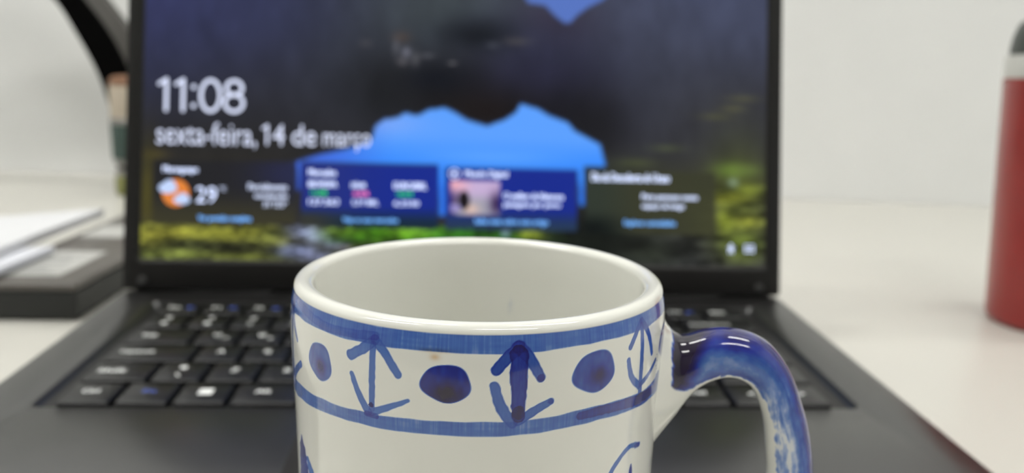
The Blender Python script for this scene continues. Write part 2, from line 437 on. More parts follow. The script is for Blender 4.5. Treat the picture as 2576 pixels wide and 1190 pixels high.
for ri, (yf, dep, keys) in enumerate(rows):
    x = -134.3
    for ki, (w, lg) in enumerate(keys):
        x0, x1, y0, y1 = x+.15, x+w-1.9, yf, yf+dep-1.9
        cxk, cyk = (x0+x1)/2, (y0+y1)/2
        k = MB()
        R4 = lambda i, z, r: rrect(x0+i, x1-i, y0+i, y1-i, r, z, 3)
        k.rings([R4(0,-1.95,1.2), R4(.1,.3,1.2), R4(.25,.75,1.3), R4(.6,.93,1.3)])
        key = k.build('key', M_KEY, laptop, smooth=True, origin=(cxk, cyk, 0), angle=50)
        z = .965
        t = MB(); mat = M_LEGEND
        W_, D_ = x1-x0, y1-y0
        def put(body_, fx, fy, w_, h_, mb=t):
            text_fit(mb, body_, x0-cxk + fx, y0-cyk + fy, w_, h_, z)
        if lg == '#win':
            for a in (0, 1):
                for b_ in (0, 1):
                    u, v = W_*.38 + a*2.4, D_*.42 + b_*2.4
                    t.add([(x0-cxk+u, y0-cyk+v, z), (x0-cxk+u+2.15, y0-cyk+v, z), (x0-cxk+u+2.15, y0-cyk+v+2.15, z), (x0-cxk+u, y0-cyk+v+2.15, z)], [(0,1,2,3)])
        elif lg == '@Fn':
            mat = M_LEGEND_BLUE; put('Fn', W_*.38, D_*.5, 4.2, 2.6)
        elif lg.startswith('F') and len(lg) in (2, 3) and ri == 5 or lg in ('Esc', 'delete'):
            put(lg, W_*.18, D_*.5, {'Esc': 5, 'delete': 7}.get(lg, 1.7*len(lg)), 2.6)
        elif lg == 'backspace': put(lg, 3.0, D_*.45, 18, 2.8)
        elif lg in ('<', '>') and ri == 0: put(lg, W_*.42, D_*.45, 2.6, 2.8)
        elif lg in ('Ctrl', 'Alt'): put(lg, W_*.30, D_*.5, 5.4, 2.8)
        elif lg == 'Alt Gr': put(lg, W_*.2, D_*.5, 8, 2.8)
        elif lg == 'Shift': put('Shift', 2.6, D_*.45, 10.0, 3.0)
        elif lg == 'Caps Lock': put('CapsLock', 3.0, D_*.45, 13.0, 3.0)
        elif lg == 'Tab': put('Tab', 4.0, D_*.45, 6.6, 3.0)
        elif lg == 'Enter': put('Enter', 4.0, D_*.45, 9, 2.8)
        elif len(lg) == 3: put(lg[0], W_*.38, D_*.48, 3.0, 3.3); put(lg[2], W_*.68, D_*.3, 1.8, 2.2)
        elif len(lg) == 2:
            put(lg[0], W_*.42, D_*.66, 2.2, 2.4); put(lg[1], W_*.42, D_*.24, 2.2, 2.4)
        elif len(lg) == 1: put(lg, W_*.42, D_*.5, 2.8, 3.4)
        if t.v:
            bv, bf = list(t.v), list(t.f)
            for dx, dz in ((.13, .003), (-.13, .006)): t.add([(p[0]+dx, p[1], p[2]+dz) for p in bv], bf)
            t.build('legend', mat, key)
        if ri == 5 and ki < 13:
            b2 = MB(); u, v = x0-cxk+W_*.62, y0-cyk+D_*.45
            b2.add([(u,v+.8,z),(u+1.1,v+.8,z),(u+2.3,v,z),(u+2.3,v+3,z),(u+1.1,v+2.2,z),(u,v+2.2,z)], [(0,1,4,5),(1,2,3,4)])
            b2.add([(u+2.9,v+.6,z),(u+3.4,v+.6,z),(u+3.4,v+2.4,z),(u+2.9,v+2.4,z)], [(0,1,2,3)])
            b2.build('function_symbol', M_LEGEND_BLUE, key)
        x += w

# lid: an empty-free part rotated back 14 degrees, modelled with x across, y up the lid, z towards the viewer
LID = 0.2452
lid = MB()
LH = 206.0
def lrect(i, z, r=9.0, rb=2.0, k=5):
    x0, x1, y0, y1 = -163+i, 163-i, .5+i, LH+1-i; pts = []
    for cx, cy, a0, q in ((x1-rb, y0+rb, -90, rb), (x1-r, y1-r, 0, r), (x0+r, y1-r, 90, r), (x0+rb, y0+rb, 180, rb)):
        for j in range(k+1):
            a = math.radians(a0+90*j/k); pts.append((cx+q*math.cos(a), cy+q*math.sin(a), z))
    return pts
lid.rings([lrect(1,-7.5), lrect(0,-6.5), lrect(0,-1.2), lrect(.6,-.9)])
lid_o = lid.build('lid', M_LID, laptop, smooth=True, angle=30)
lid_o.rotation_euler = (math.pi/2 - LID, 0, 0)
lid_o.location = (0, 0, .4*MM)
DX, DY0 = 154.9, 15.3
DY1 = DY0 + 174.5
bz = MB()
O_ = lambda i, z: lrect(.6+i, z, 8.5, 1.8)
I_ = lambda i, z, r=1.2: rrect(-DX+i, DX-i, DY0+i, DY1-i, r, z)
bz.rings([O_(0,-.9), O_(.3,-.05), O_(.9,.3), I_(-1.6,.3,2.5), I_(0,-.75), I_(0,-.95)], False, False)
bz.build('bezel', M_BEZEL, lid_o, smooth=True, angle=30)
for bx, by in ((-153.3, 4.6), (151.6, 4.6), (-153, LH-5), (153, LH-5)):
    MB().lathe([(2.2,.28), (2.2,.8), (1.6,1.15), (.01,1.2)], bx, by, 20).build('bumper', M_RUBBER, lid_o, smooth=True)
for hx in (-112, 112):
    h = MB(); n = 20
    h.rings([[(xx, 3.4 + r*math.cos(2*math.pi*i/n), -.6 + r*math.sin(2*math.pi*i/n)) for i in range(n)] for xx, r in ((hx-20,2.2),(hx-19.4,2.6),(hx+19.4,2.6),(hx+20,2.2))])
    h.build('hinge', M_HINGE, laptop, smooth=True)

# display image: night blue gorge with a lake, four widget cards, computed per vertex
def over(img, mask, c):
    img += (np.asarray(c, float) - img) * mask[..., None]
def paint_display(X, Y):
    img = np.empty(X.shape + (3,)); img[:] = (44, 44, 50)
    top = sstep(60, 170, Y)
    over(img, top*.6, (58, 62, 84))
    for x, y, sx, sy, c, a in WALL_BLOBS:
        over(img, a*np.exp(-.5*((X-x)/sx)**2 - .5*((Y-y)/sy)**2), c)
    over(img, sstep(150, 165, Y + 6*fbm(X*.06, Y*.06))*.8, (66, 72, 100))
    n = fbm(X*.12+3, Y*.07)
    img *= (1 + .22*(n-.5))[..., None]
    # lake and the notch of sky
    def soft(poly, r=.9):
        m = np.zeros(X.shape)
        for dx, dy in ((0,0),(r,0),(-r,0),(0,r),(0,-r),(r*.7,r*.7),(-r*.7,r*.7),(r*.7,-r*.7),(-r*.7,-r*.7)):
            m += inside(poly, X+dx, Y+dy)
        return m/9
    lake = np.empty_like(img); lake[:] = (92, 160, 255)
    over(lake, sstep(80, 64, Y), (58, 140, 255))
    over(lake, .7*np.exp(-.5*((X+40)/14)**2 - .5*((Y-84)/4)**2), (130, 170, 250))
    over(lake, sstep(-30, -75, X), (66, 108, 222))
    over(lake, .5*np.exp(-.5*((X-15)/25)**2 - .5*((Y-68)/3)**2), (110, 176, 255))
    over(lake, sstep(61, 50, Y)*sstep(0, -60, X)*.8, (44, 74, 180))
    over(lake, sstep(61, 50, Y)*sstep(-60, 0, X)*.6, (40, 104, 226))
    m = soft(LAKE)[..., None]; img = img*(1-m) + lake*m
    notch = soft(NOTCH + [(108, 192), (-4, 192)]); over(img, notch, (86, 116, 192))
    # the meadow along the bottom
    g = sstep(33.5, 31.5, Y + 3*(vnoise(X*.2, Y*.2)-.5))
    gm = img.copy(); gm[:] = (40, 42, 30)
    for x, y, sx, sy, c, a in GRASS_BLOBS:
        over(gm, a*np.exp(-np.abs((X-x)/(1.5*sx))**3 - np.abs((Y-y)/(1.5*sy))**3), c)
    over(gm, sstep(44, 60, X), (20, 24, 20))
    gm *= (1 + 1.5*(fbm(X*.22, Y*.55)-.5) + .5*(vnoise(X*.6, Y*.9)-.5))[..., None]
    keep = sstep(60, 80, X)
    over(img, g*(1-keep), (0, 0, 0)); img += gm*(g*(1-keep))[..., None]
    r = sstep(60, 100, X)*sstep(62, 50, Y)
    img *= (1 + r*1.7*(fbm(X*.13, Y*.34)-.5))[..., None]
    # cards
    def card(poly, tint, a):
        over(img, soft(poly, .5)*a, tint)
    cm = soft(CARD1, .5); c1 = img.copy(); c1[:] = (34, 34, 38)
    over(c1, sstep(52, 34, Y), (58, 56, 40)); over(c1, np.exp(-.5*((X+82)/14)**2 - .5*((Y-58)/8)**2)*.8, (40, 44, 84)); over(img, cm*.92, (0,0,0)); img += c1*(cm*.92)[..., None]
    for poly, tb, tl in ((CARD2, (20, 42, 56), (38, 42, 110)), (CARD3, (36, 56, 86), (22, 50, 146))):
        cm = soft(poly, .5); c2 = img.copy(); c2[:] = (20, 42, 146)
        over(c2, np.exp(-.5*((X+68)/16)**2)*.6, (44, 52, 120))
        over(c2, sstep(44, 33, Y), tb); over(c2, sstep(42, 36, Y)*sstep(-50, -76, X), (52, 54, 50))
        over(img, cm*.97, (0,0,0)); img += c2*(cm*.97)[..., None]
    cm = soft(CARD4, .5); c4 = img.copy(); c4[:] = (56, 58, 42)
    over(c4, sstep(95, 66, X)*.6, (42, 54, 50)); over(c4, sstep(44, 33, Y)*sstep(90, 66, X), (12, 18, 18)); over(c4, sstep(105, 128, X)*sstep(60,40,Y)*.4, (72, 74, 44))
    over(img, cm*.95, (0,0,0)); img += c4*(cm*.95)[..., None]
    # photo thumbnail in the third card
    tm = soft(THUMB, .5); th = img.copy(); th[:] = (200, 176, 215)
    over(th, sstep(8, -4, X)*sstep(48, 54, Y), (240, 176, 190))
    over(th, sstep(52, 44, Y)*.8, (150, 155, 165)); over(th, np.exp(-.5*((X-5)/3)**2 - .5*((Y-42)/2)**2), (222, 190, 178))
    over(th, sstep(1, -3, X - (Y-50)*.2)*sstep(54, 47, Y)*.85, (70, 50, 100))
    over(th, sstep(3.3, 2.2, np.hypot((X-1.6)/1.0, (Y-46.5)/1.7)), (24, 18, 24)); over(th, sstep(4, 3, np.hypot(X+3.2, (Y-42.6)*1.8)), (150, 140, 196))
    over(th, np.exp(-.5*((X-18)/2.5)**2 - .5*((Y-45)/4)**2), (54, 34, 80))
    over(img, tm, (0,0,0)); img += th*tm[..., None]
    return np.clip(img, 0, 255)
nx, ny = 400, 226
X, Y = np.meshgrid(np.linspace(-DX, DX, nx), np.linspace(DY0, DY1, ny))
img = paint_display(X, Y)
M_DISPLAY = attribute_material('display_picture', 'picture', .35, emission=True, spec=.12)
P = np.stack([X, Y, np.full_like(X, -.8)], -1)
disp = surface('display', P, lin(img), 'picture', M_DISPLAY, lid_o, closed_u=False)
def glow(name, c, e): return material(name, (8, 8, 8), .5, emit=c, estr=e)
M_TXT = {'L': glow('screen_large_white', (205, 212, 236), 1.35), 'W': glow('screen_white', (200, 212, 245), 1.8), 'G': glow('screen_grey', (190, 200, 228), 1.7), 'B': glow('screen_link_blue', (105, 165, 235), 1.6),
         'V': glow('screen_green', (40, 170, 70), 2.2), 'P': glow('screen_pink', (215, 110, 165), 2.0), 'O': glow('screen_orange', (226, 130, 50), 1.0), 'C': glow('screen_cloud', (196, 216, 255), 1.0)}
ZT = -.72
for body_, x, y, w, h, nm, c in SCREEN_TEXT:
    t = MB()
    if nm == 'clock_text':
        pw = 1.7; z = ZT
        y0, y1 = y + pw/2, y + h - pw/2
        for bx in (-144.0, -136.0):
            pen(t, [(bx, y0), (bx, y1)], pw, z); pen(t, [(bx, y1), (bx-3.4, y1-2.3)], pw, z+.004)
        for cy in (90.4, 99.6): t.add([(p[0], p[1], z) for p in ell(-131.0, cy, 1.15, 1.15, 16)], [tuple(range(16))])
        pen(t, ell(-122.9, (y0+y1)/2, 4.6, (y1-y0)/2), pw, z, True)
        pen(t, ell(-111.6, y0+4.2, 4.4, 4.2), pw, z, True); pen(t, ell(-111.6, y1-3.55, 3.8, 3.55), pw, z+.004, True)
    elif nm == 'date_text':
        text_fit(t, 'sexta-feira,', x, y, 47.8, h, ZT)
        pen(t, [(-95.3, y+2.7), (-95.3, y+h-.6)], 1.1, ZT); pen(t, [(-95.3, y+h-.6), (-97.4, y+h-2.2)], 1.1, ZT+.004)
        text_fit(t, '4', -92.6, y+2.2, 5.6, h-2.2, ZT)
        text_fit(t, 'de', -83.2, y+2.2, 11.6, h-2.2, ZT)
        text_fit(t, 'março', -68.2, y, 23.3, 8.6, ZT)
    else:
        text_fit(t, body_, x, y, w, h, ZT)
        if nm == 's':
            bv, bf = list(t.v), list(t.f)
            for dx in (.12, -.12): t.add([(p[0]+dx, p[1], ZT + (.004 if dx > 0 else .008)) for p in bv], bf)
    if nm in ('clock_text', 'date_text'): c = 'L'
    t.build({'clock_text': 'clock_text', 'date_text': 'date_text', 'b': 'temperature_text'}.get(nm, 'card_text'), M_TXT[c], lid_o)
def disc(mb, x, y, rx, ry, z, n=28):
    mb.add([(x + rx*math.cos(2*math.pi*i/n), y + ry*math.sin(2*math.pi*i/n), z) for i in range(n)], [tuple(range(n))]); return mb
disc(MB(), -138.6, 47.6, 6.6, 6.8, -.76).build('sun_symbol', M_TXT['O'], lid_o)
cl = MB(); disc(cl, -142.4, 50.0, 4.4, 2.7, -.70); disc(cl, -141.6, 51.6, 2.8, 2.4, -.69); disc(cl, -135.6, 44.3, 4.0, 2.2, -.70); disc(cl, -135.2, 45.4, 2.6, 2.2, -.69)
cl.build('cloud_symbol', M_TXT['C'], lid_o)
rg = MB(); n = 24
rg.add([(-3.4+q*math.cos(2*math.pi*i/n), 59.6+q*math.sin(2*math.pi*i/n), ZT) for q in (2.5, 2.0) for i in range(n)], [(i, (i+1) % n, n+(i+1) % n, n+i) for i in range(n)])
disc(rg, -3.4, 59.6, .8, .8, ZT, 12); rg.build('heading_symbol', M_TXT['W'], lid_o)
ac = MB(); disc(ac, 137.3, 26.0, .7, .7, ZT, 12)
ac.add([(135.4,24.6,ZT),(139.2,24.6,ZT),(139.2,25.1,ZT),(135.4,25.1,ZT),(136.6,24.6,ZT),(138,24.6,ZT),(138.7,21.9,ZT),(138.1,21.9,ZT),(137.3,23.6,ZT),(136.5,21.9,ZT),(135.9,21.9,ZT)], [(0,1,2,3),(4,10,9,8),(4,8,5),(5,8,7,6)])
ac.build('accessibility_symbol', M_TXT['W'], lid_o)
nw = MB()
for z0, z1 in ((22.6, 23.2), (24.2, 24.8), (25.8, 26.3)):
    nw.add([(144.8,z0,ZT),(148.8,z0,ZT),(148.8,z1,ZT),(144.8,z1,ZT)], [(0,1,2,3)])
nw.add([(144.4,22.2,ZT),(144.8,22.2,ZT),(144.8,26.6,ZT),(144.4,26.6,ZT)], [(0,1,2,3)]); nw.add([(148.8,22.2,ZT),(149.2,22.2,ZT),(149.2,26.6,ZT),(148.8,26.6,ZT)], [(0,1,2,3)])
nw.build('network_symbol', M_TXT['W'], lid_o)

# ------------------------------------------------------------------ mug
MX, MY, RIM, RM = 3.75, -245.0, 95.3, 34.0
mug = thing('mug', 'white glazed mug with hand-painted blue bands, arrows and dots, in front of the laptop', 'mug', (MX, MY, 0))
M_GLAZE = attribute_material('painted_glaze', 'paint', .12, coat=.5)

RAMP_D = [0, .12, .3, .55, .9, 1.3, 1.8, 2.4, 3.2]
RAMP_C = np.array([(231,231,223), (180,192,214), (128,152,200), (72,110,180), (44,78,162), (28,44,142), (22,20,98), (30,14,52), (14,8,24)], float)
RAMP_L = lin(RAMP_C)
def ramp(D):
    return np.stack([np.interp(D, RAMP_D, RAMP_L[:, k]) for k in range(3)], -1)

def stroke(D, X, Y, pts, w0, w1, dens, streak=0.0, edge=.25, soft=.16, wob=.12, mx=True):
    """painted stroke along a polyline; density is laid over what is there"""
    pts = np.array(pts, float)
    if len(pts) > 2:     # smooth the polyline
        t = np.linspace(0, len(pts)-1, 9*(len(pts)-1)+1); i = np.clip(t.astype(int), 0, len(pts)-2); f = (t-i)[:, None]
        p0 = pts[np.maximum(i-1, 0)]; p1 = pts[i]; p2 = pts[i+1]; p3 = pts[np.minimum(i+2, len(pts)-1)]
        pts = .5*((2*p1) + (-p0+p2)*f + (2*p0-5*p1+4*p2-p3)*f**2 + (-p0+3*p1-3*p2+p3)*f**3)
    lo = pts.min(0) - max(w0, w1) - .6; hi = pts.max(0) + max(w0, w1) + .6
    sel = (X > lo[0]) & (X < hi[0]) & (Y > lo[1]) & (Y < hi[1])
    if not sel.any(): return
    x = X[sel]; y = Y[sel]
    best = np.full(x.shape, 1e9); tt = np.zeros(x.shape)
    n = len(pts)-1
    for k in range(n):
        a, b = pts[k], pts[k+1]; d = b-a; L = max(d@d, 1e-9)
        u = np.clip(((x-a[0])*d[0] + (y-a[1])*d[1])/L, 0, 1)
        q = np.hypot(x-a[0]-u*d[0], y-a[1]-u*d[1])
        m = q < best; best[m] = q[m]; tt[m] = (k+u[m])/n
    hw = (w0 + (w1-w0)*tt)/2 * (1 + wob*(vnoise(x*1.3+11, y*1.3)-.5)*2)
    cov = sstep(soft, -soft*.4, best-hw)
    e = 1 + edge*sstep(.55, 1.0, best/np.maximum(hw, .05)) + streak*(vnoise(x*4, y*1.2)-.5)*2
    add = cov*dens*e
    cur = D[sel]
    D[sel] = np.maximum(cur, add) + .22*np.minimum(cur, add) if mx else cur + add

def blob(D, X, Y, cx, cy, rx, ry, dens, core=None, cd=0, crx=1, cry=1):
    ang = np.arctan2((Y-cy)/ry, (X-cx)/rx)
    q = np.hypot((X-cx)/rx, (Y-cy)/ry) * (1 + .035*np.sin(3*ang+1.2) + .025*np.sin(5*ang))
    m = q < 1.3
    cov = sstep(1.045, .955, q)
    d = cov*(dens*(1 + .12*(vnoise(X*1.5, Y*.7)-.5)*2) + .12*sstep(.75, 1, q))
    if core:
        d += cov*cd*np.exp(-((X-core[0])/crx)**2 - ((Y-core[1])/cry)**2)
    D[m] = np.maximum(D[m], d[m])

def band(D, X, Y, ylo, yhi, knots_x, off_lo, off_hi, dens):
    per = 2*math.pi*RM
    lo = ylo + np.interp(X, knots_x, off_lo) + .10*(vnoise(X*.35, 0*Y+3)-.5)*2
    hi = yhi + np.interp(X, knots_x, off_hi) + .10*(vnoise(X*.35, 0*Y+8)-.5)*2
    cov = sstep(-.12, .10, Y-lo)*sstep(-.12, .10, hi-Y)
    st = .15*(vnoise(X*3.2, Y*.25)-.5)*2 + .12*(vnoise(X*8, Y*.3+4)-.5)*2 + .18*(fbm(X*.35, Y*.2+7)-.5)*2 + .10*(vnoise(X*.5+3, Y*2.4)-.5)*2
    d = cov*dens*(1+st)
    D += d

def paint_mug(X, Y):
    """paint density on the outside: X arc length from the front (mm), Y height (mm)"""
    D = np.zeros(X.shape)
    kx = [-107, -40, -24, -6, 5, 19, 29, 38, 107]
    band(D, X, Y, 91.35, 94.1, kx, [0,-.1,-.15,.1,.05,.4,.15,.3,0], [.5,.4,.0,0,.05,.5,.7,.9,.5], .62)
    band(D, X, Y, 78.35, 80.6, kx, [-.6,-2.0,-.6,0,.05,.4,-.3,-.7,-.6], [-.4,-1.6,-.9,0,.1,.6,.0,-.9,-.4], .62)
    # thin second wash that darkens the left of the upper band
    stroke(D, X, Y, [(-42,94.2),(-34,92.8),(-26,92.0),(-17,92.6)], 1.4, 1.2, .22, mx=False)
    stroke(D, X, Y, [(15.5,80.2),(22,80.1),(29.5,79.4),(35.5,79.6),(38.6,80.4)], 1.3, 2.3, .75, mx=False)
    stroke(D, X, Y, [(29.5,79.2),(33,79.0)], 2.4, 2.2, .35, mx=False)
    # first arrow, thin
    stroke(D, X, Y, [(-17.3,91.3),(-17.6,80.9)], 1.0, .95, .62)
    stroke(D, X, Y, [(-17.0,92.0),(-19.2,90.3),(-21.5,88.9)], 1.5, 1.6, .60, .1)
    stroke(D, X, Y, [(-17.0,92.0),(-15.0,90.0),(-13.0,87.2)], 1.5, 1.15, .60)
    stroke(D, X, Y, [(-21.3,85.8),(-20.1,83.0),(-18.3,80.3)], .8, 1.3, .58)
    stroke(D, X, Y, [(-17.7,80.3),(-14.2,81.9),(-11.4,83.3)], 1.2, .5, .55)
    blob(D, X, Y, -17.7, 81.5, .45, .42, 1.7)
    stroke(D, X, Y, [(-18.6,79.9),(-16.8,79.8)], .8, .8, .5, mx=False)
    # second arrow, broad and dark
    stroke(D, X, Y, [(5.15,91.2),(5.2,86),(5.25,81.3)], 2.75, 1.9, 1.22, .06)
    stroke(D, X, Y, [(5.1,92.3),(3.4,90.7),(1.8,88.9)], 2.0, 1.5, .95, .06)
    stroke(D, X, Y, [(5.2,92.3),(7.0,90.2),(8.5,87.4)], 2.0, 1.35, .85, .06)
    stroke(D, X, Y, [(1.55,86.4),(2.5,83.2),(4.4,80.4)], 1.35, 1.7, .68, .08)
    stroke(D, X, Y, [(5.2,80.6),(7.8,82.2),(10.2,83.4)], 1.5, 1.0, .68, .08)
    blob(D, X, Y, 5.25, 82.0, 1.0, 1.15, 1.95)
    blob(D, X, Y, 8.55, 87.35, .62, .62, 1.35); blob(D, X, Y, 10.25, 83.4, .45, .45, 1.0)
    # third arrow by the handle
    stroke(D, X, Y, [(29.4,92.3),(29.75,80.2)], 1.0, 1.1, .75)
    stroke(D, X, Y, [(29.2,92.9),(27.6,91.4),(25.9,89.4)], .9, .9, .75)
    stroke(D, X, Y, [(29.6,92.9),(31.8,90.2),(33.5,86.4)], 1.2, .9, .8)
    stroke(D, X, Y, [(25.5,87.2),(26.6,84.2),(29.2,81.9)], .9, 1.2, .7)
    stroke(D, X, Y, [(29.8,82.0),(32.6,82.8),(35.8,84.4)], 1.0, .8, .75)
    # fourth arrow on the left edge
    stroke(D, X, Y, [(-41.6,93.4),(-42.0,79.5)], 1.1, 1.1, .85)
    stroke(D, X, Y, [(-41.5,93.0),(-40.2,89.8),(-38.0,87.0)], 1.5, .8, .7)
    stroke(D, X, Y, [(-41.5,93.0),(-43.4,90.4),(-45.4,88.6)], 1.5, 1.2, .7)
    stroke(D, X, Y, [(-41.8,79.3),(-39.4,81.2),(-36.4,83.2)], 1.5, 1.0, .68)
    stroke(D, X, Y, [(-41.8,79.3),(-44.0,81.6),(-45.8,84.2)], 1.5, .9, .68)
    # dots between the arrows
    blob(D, X, Y, -29.2, 85.8, 3.3, 3.1, .78, (-28.9, 85.0), 1.15, 1.3, 1.5)
    stroke(D, X, Y, [(-31.0,88.0),(-31.6,85.0)], .7, .7, .15, mx=False)
    blob(D, X, Y, -5.6, 86.55, 3.75, 2.95, 1.32, (-5.5, 85.0), 1.25, 2.2, 1.6)
    blob(D, X, Y, 18.0, 87.0, 4.1, 3.35, .98, (18.8, 86.2), 1.1, 1.9, 1.7)
    # the rest of the ring, around the back
    for k in range(5):
        a = 53 + k*23.4
        for q in (a, a - 2*math.pi*RM):
            if k < 4:
                stroke(D, X, Y, [(q,92),(q,80.5)], 1.6, 1.3, .9)
                stroke(D, X, Y, [(q,92.3),(q-3.4,88.8)], 1.4, 1.2, .8); stroke(D, X, Y, [(q,92.3),(q+3.4,87.6)], 1.4, 1.0, .8)
                stroke(D, X, Y, [(q,80.5),(q-3.4,85.6)], 1.3, 1.0, .7); stroke(D, X, Y, [(q,80.5),(q+4.2,83.4)], 1.2, .8, .7)
            blob(D, X, Y, q-11.7, 86.6, 3.6, 3.0, 1.1, (q-11.5, 85.6), .9, 2, 1.6)
    # leaves and curls of the lower decoration
    stroke(D, X, Y, [(-38.8,69.0),(-38.6,67.0)], .6, 3.4, 1.2, edge=.2)
    stroke(D, X, Y, [(-38.6,66.6),(-38.2,62),(-38,55)], 3.6, 8.0, 1.2, edge=.2)
    stroke(D, X, Y, [(-35.6,66.0),(-33.6,63),(-31.6,57)], 1.2, 4.6, .5)
    stroke(D, X, Y, [(31.4,70.5),(28.2,71.3),(25.4,70.2),(22.8,67.6),(20.5,61)], .75, 1.0, .62)
    stroke(D, X, Y, [(31.5,70.5),(30.2,70.7)], .8, .8, .5, mx=False)
    stroke(D, X, Y, [(29.0,67.6),(29.0,64),(28.6,58)], .3, 3.4, 1.3)
    blob(D, X, Y, 13.2, 67.6, 2.4, 2.4, .9)
    stroke(D, X, Y, [(40.2,64.2),(39.8,62.9)], .25, .2, .6)
    for q in (-15, 13.2, 62, -70):
        blob(D, X, Y, q, 52, 5, 5, 1.0, (q, 51), .8, 3, 3)
        for a in range(6):
            c, s_ = math.cos(a*math.pi/3+.3), math.sin(a*math.pi/3+.3)
            stroke(D, X, Y, [(q+6*c, 48+6*s_), (q+13*c, 48+11*s_)], 1.5, 3.5, .7)
    band(D, X, Y, 12, 15, kx, [0]*9, [0]*9, .62)
    # splashes near the handle
    for sx, sy in ((36.6,85.2),(36.9,84.0),(37.2,82.4),(37.0,81.4),(36.5,83.2),(40.5,79.6)):
        blob(D, X, Y, sx, sy, .18, .14, .8)
    return D

# columns: fine where the camera looks, coarse at the back
per = 2*math.pi*RM
front = np.arange(-52, 46, .12); back = np.linspace(46, per-52, 130)[1:-1]
arc = np.concatenate([front, back])
ang = arc/RM - math.pi/2
arc = np.where(arc > per/2, arc-per, arc)
# profile of the outside, the rounded rim and the inside
def r_out(z):
    return np.interp(z, [0, 1.2, 3, 12, 30, 60, 72, 80, 86, 90, 93, RIM-1.2], [28, 30.2, 31.4, 33.0, 33.6, 33.75, 34.0, 34.35, 34.5, 34.45, 34.15, 33.65])
zo = np.concatenate([np.linspace(0, 58, 60), np.arange(58.12, 94.1, .12)])
# smooth the piecewise profile a little
zz = np.linspace(0, RIM, 400); rr = r_out(zz); ker = np.hanning(25); ker /= ker.sum()
rr[30:] = np.convolve(np.pad(rr, 12, 'edge'), ker, 'valid')[30:]
ro = np.interp(zo, zz, rr)
tx = 1.75
rim_c = (ro[-1] - tx, zo[-1])
ta = np.linspace(0, math.pi, 22)[1:]
# rim: an ellipse quarter out, then in
rim_r = rim_c[0] + tx*np.cos(ta); rim_z = rim_c[1] + (RIM-rim_c[1]+.25)*np.sin(ta)
zi = np.linspace(rim_z[-1], 9, 60)[1:]; ri = np.interp(zi, [0, 9, 14, 90, 96], [20, 24, 28.4, 30.0, rim_r[-1]])
zf = np.full(8, 8.0); rf = np.linspace(22, .05, 8); zf[0] = 8.2
prof_r = np.concatenate([ro, rim_r, ri, rf]); prof_z = np.concatenate([zo, rim_z, zi, zf])
prof_r = np.concatenate([[.05, 26.0, 26.6], prof_r]); prof_z = np.concatenate([[1.2, 1.2, 0.0], prof_z])
n_out = 3 + len(zo)
A, Z = np.meshgrid(arc, prof_z); AN, R_ = np.meshgrid(ang, prof_r)
P = np.stack([MX + R_*np.cos(AN), MY + R_*np.sin(AN), Z], -1)
D = np.zeros(A.shape)
D[3:n_out] = paint_mug(A[3:n_out], Z[3:n_out])
C_ = ramp(D)
# warm coffee stain below the upper band, and a bluish smudge inside
def tint(mask, c): 
    global C_
    C_ = C_*(1-mask[..., None]) + C_*lin(c)[None, None]*mask[..., None]*1.0
So = np.zeros(A.shape)
x, y = A[3:n_out], Z[3:n_out]
So[3:n_out] = np.clip(np.exp(-((x+7.3)/.75)**2 - ((y-90.6)/.5)**2)*.75 + np.exp(-((x+7.4)/2.6)**2 - ((y-91.6)/.35)**2)*(.35+.5*vnoise(x*2, y*2)), 0, 1)
C_ = C_*(1-So[..., None]) + C_*np.array(lin((228, 190, 140)))*So[..., None]
Si = np.zeros(A.shape)
ri0 = n_out + len(rim_r)
adeg = np.degrees(AN[ri0:] + math.pi/2)
Si[ri0:] = .22*np.exp(-((adeg-165)/1.1)**2 - ((Z[ri0:]-80.6)/1.3)**2)
C_ = C_*(1-Si[..., None]) + lin((110, 140, 190))*Si[..., None]
body_o = surface('body', P, C_, 'paint', M_GLAZE, mug, origin=(MX, MY, 0))
body_o.location = (0, 0, 0)
body_o['label'] = 'white body with blue painted bands, dots and double-headed arrows'

# handle: outer and inner outline of the loop, distance from the mug axis and height
HO = [(31.0,94.0),(33.6,90.2),(35.6,86.6),(38.2,85.1),(42.0,86.2),(46.3,86.8),(50.6,86.1),(54.5,84.0),(58.1,79.4),(60.8,73.3),(62.8,67),(64.1,59),(63.8,51),(61.4,44),(58,38),(52,33.3),(45,31),(39,29.5),(35.2,27.5),(31.0,26.0)]
HI = [(31.0,60.0),(34.2,65.0),(37.4,69.6),(40.3,74.1),(43.1,76.5),(46.3,77.7),(49.1,77.4),(51.6,75.6),(53.2,72.4),(54.3,69),(55.1,64),(55.8,58.5),(55.5,53),(54.2,47.5),(52,43),(47.5,40.5),(42.5,39.4),(38.5,40.5),(35,43.5),(31.0,46)]
HB = [11.0, 8.2, 6.2, 5.3, 5.0, 4.9, 4.9, 4.9, 4.9, 4.8, 4.7, 4.6, 4.6, 4.6, 4.7, 4.9, 5.2, 5.6, 6.6, 8.5]
def spline(pts, n):
    pts = np.array(pts, float)
    if pts.ndim == 1: pts = pts[:, None]
    t = np.linspace(0, len(pts)-1, n); i = np.clip(t.astype(int), 0, len(pts)-2); f = (t-i)[:, None]
    p0 = pts[np.maximum(i-1, 0)]; p1 = pts[i]; p2 = pts[i+1]; p3 = pts[np.minimum(i+2, len(pts)-1)]
    return .5*((2*p1) + (-p0+p2)*f + (2*p0-5*p1+4*p2-p3)*f**2 + (-p0+3*p1-3*p2+p3)*f**3), t
NS, NA = 620, 150
o_, tpar = spline(HO, NS); i_, _ = spline(HI, NS); b_, _ = spline(HB, NS)
psi = np.linspace(0, 2*math.pi, NA, endpoint=False)
ctr = (o_+i_)/2; half = (o_-i_)/2; a_len = np.hypot(half[:, 0], half[:, 1])
ex = .88
cs = np.sign(np.cos(psi))*np.abs(np.cos(psi))**ex; sn = np.sign(np.sin(psi))*np.abs(np.sin(psi))**ex
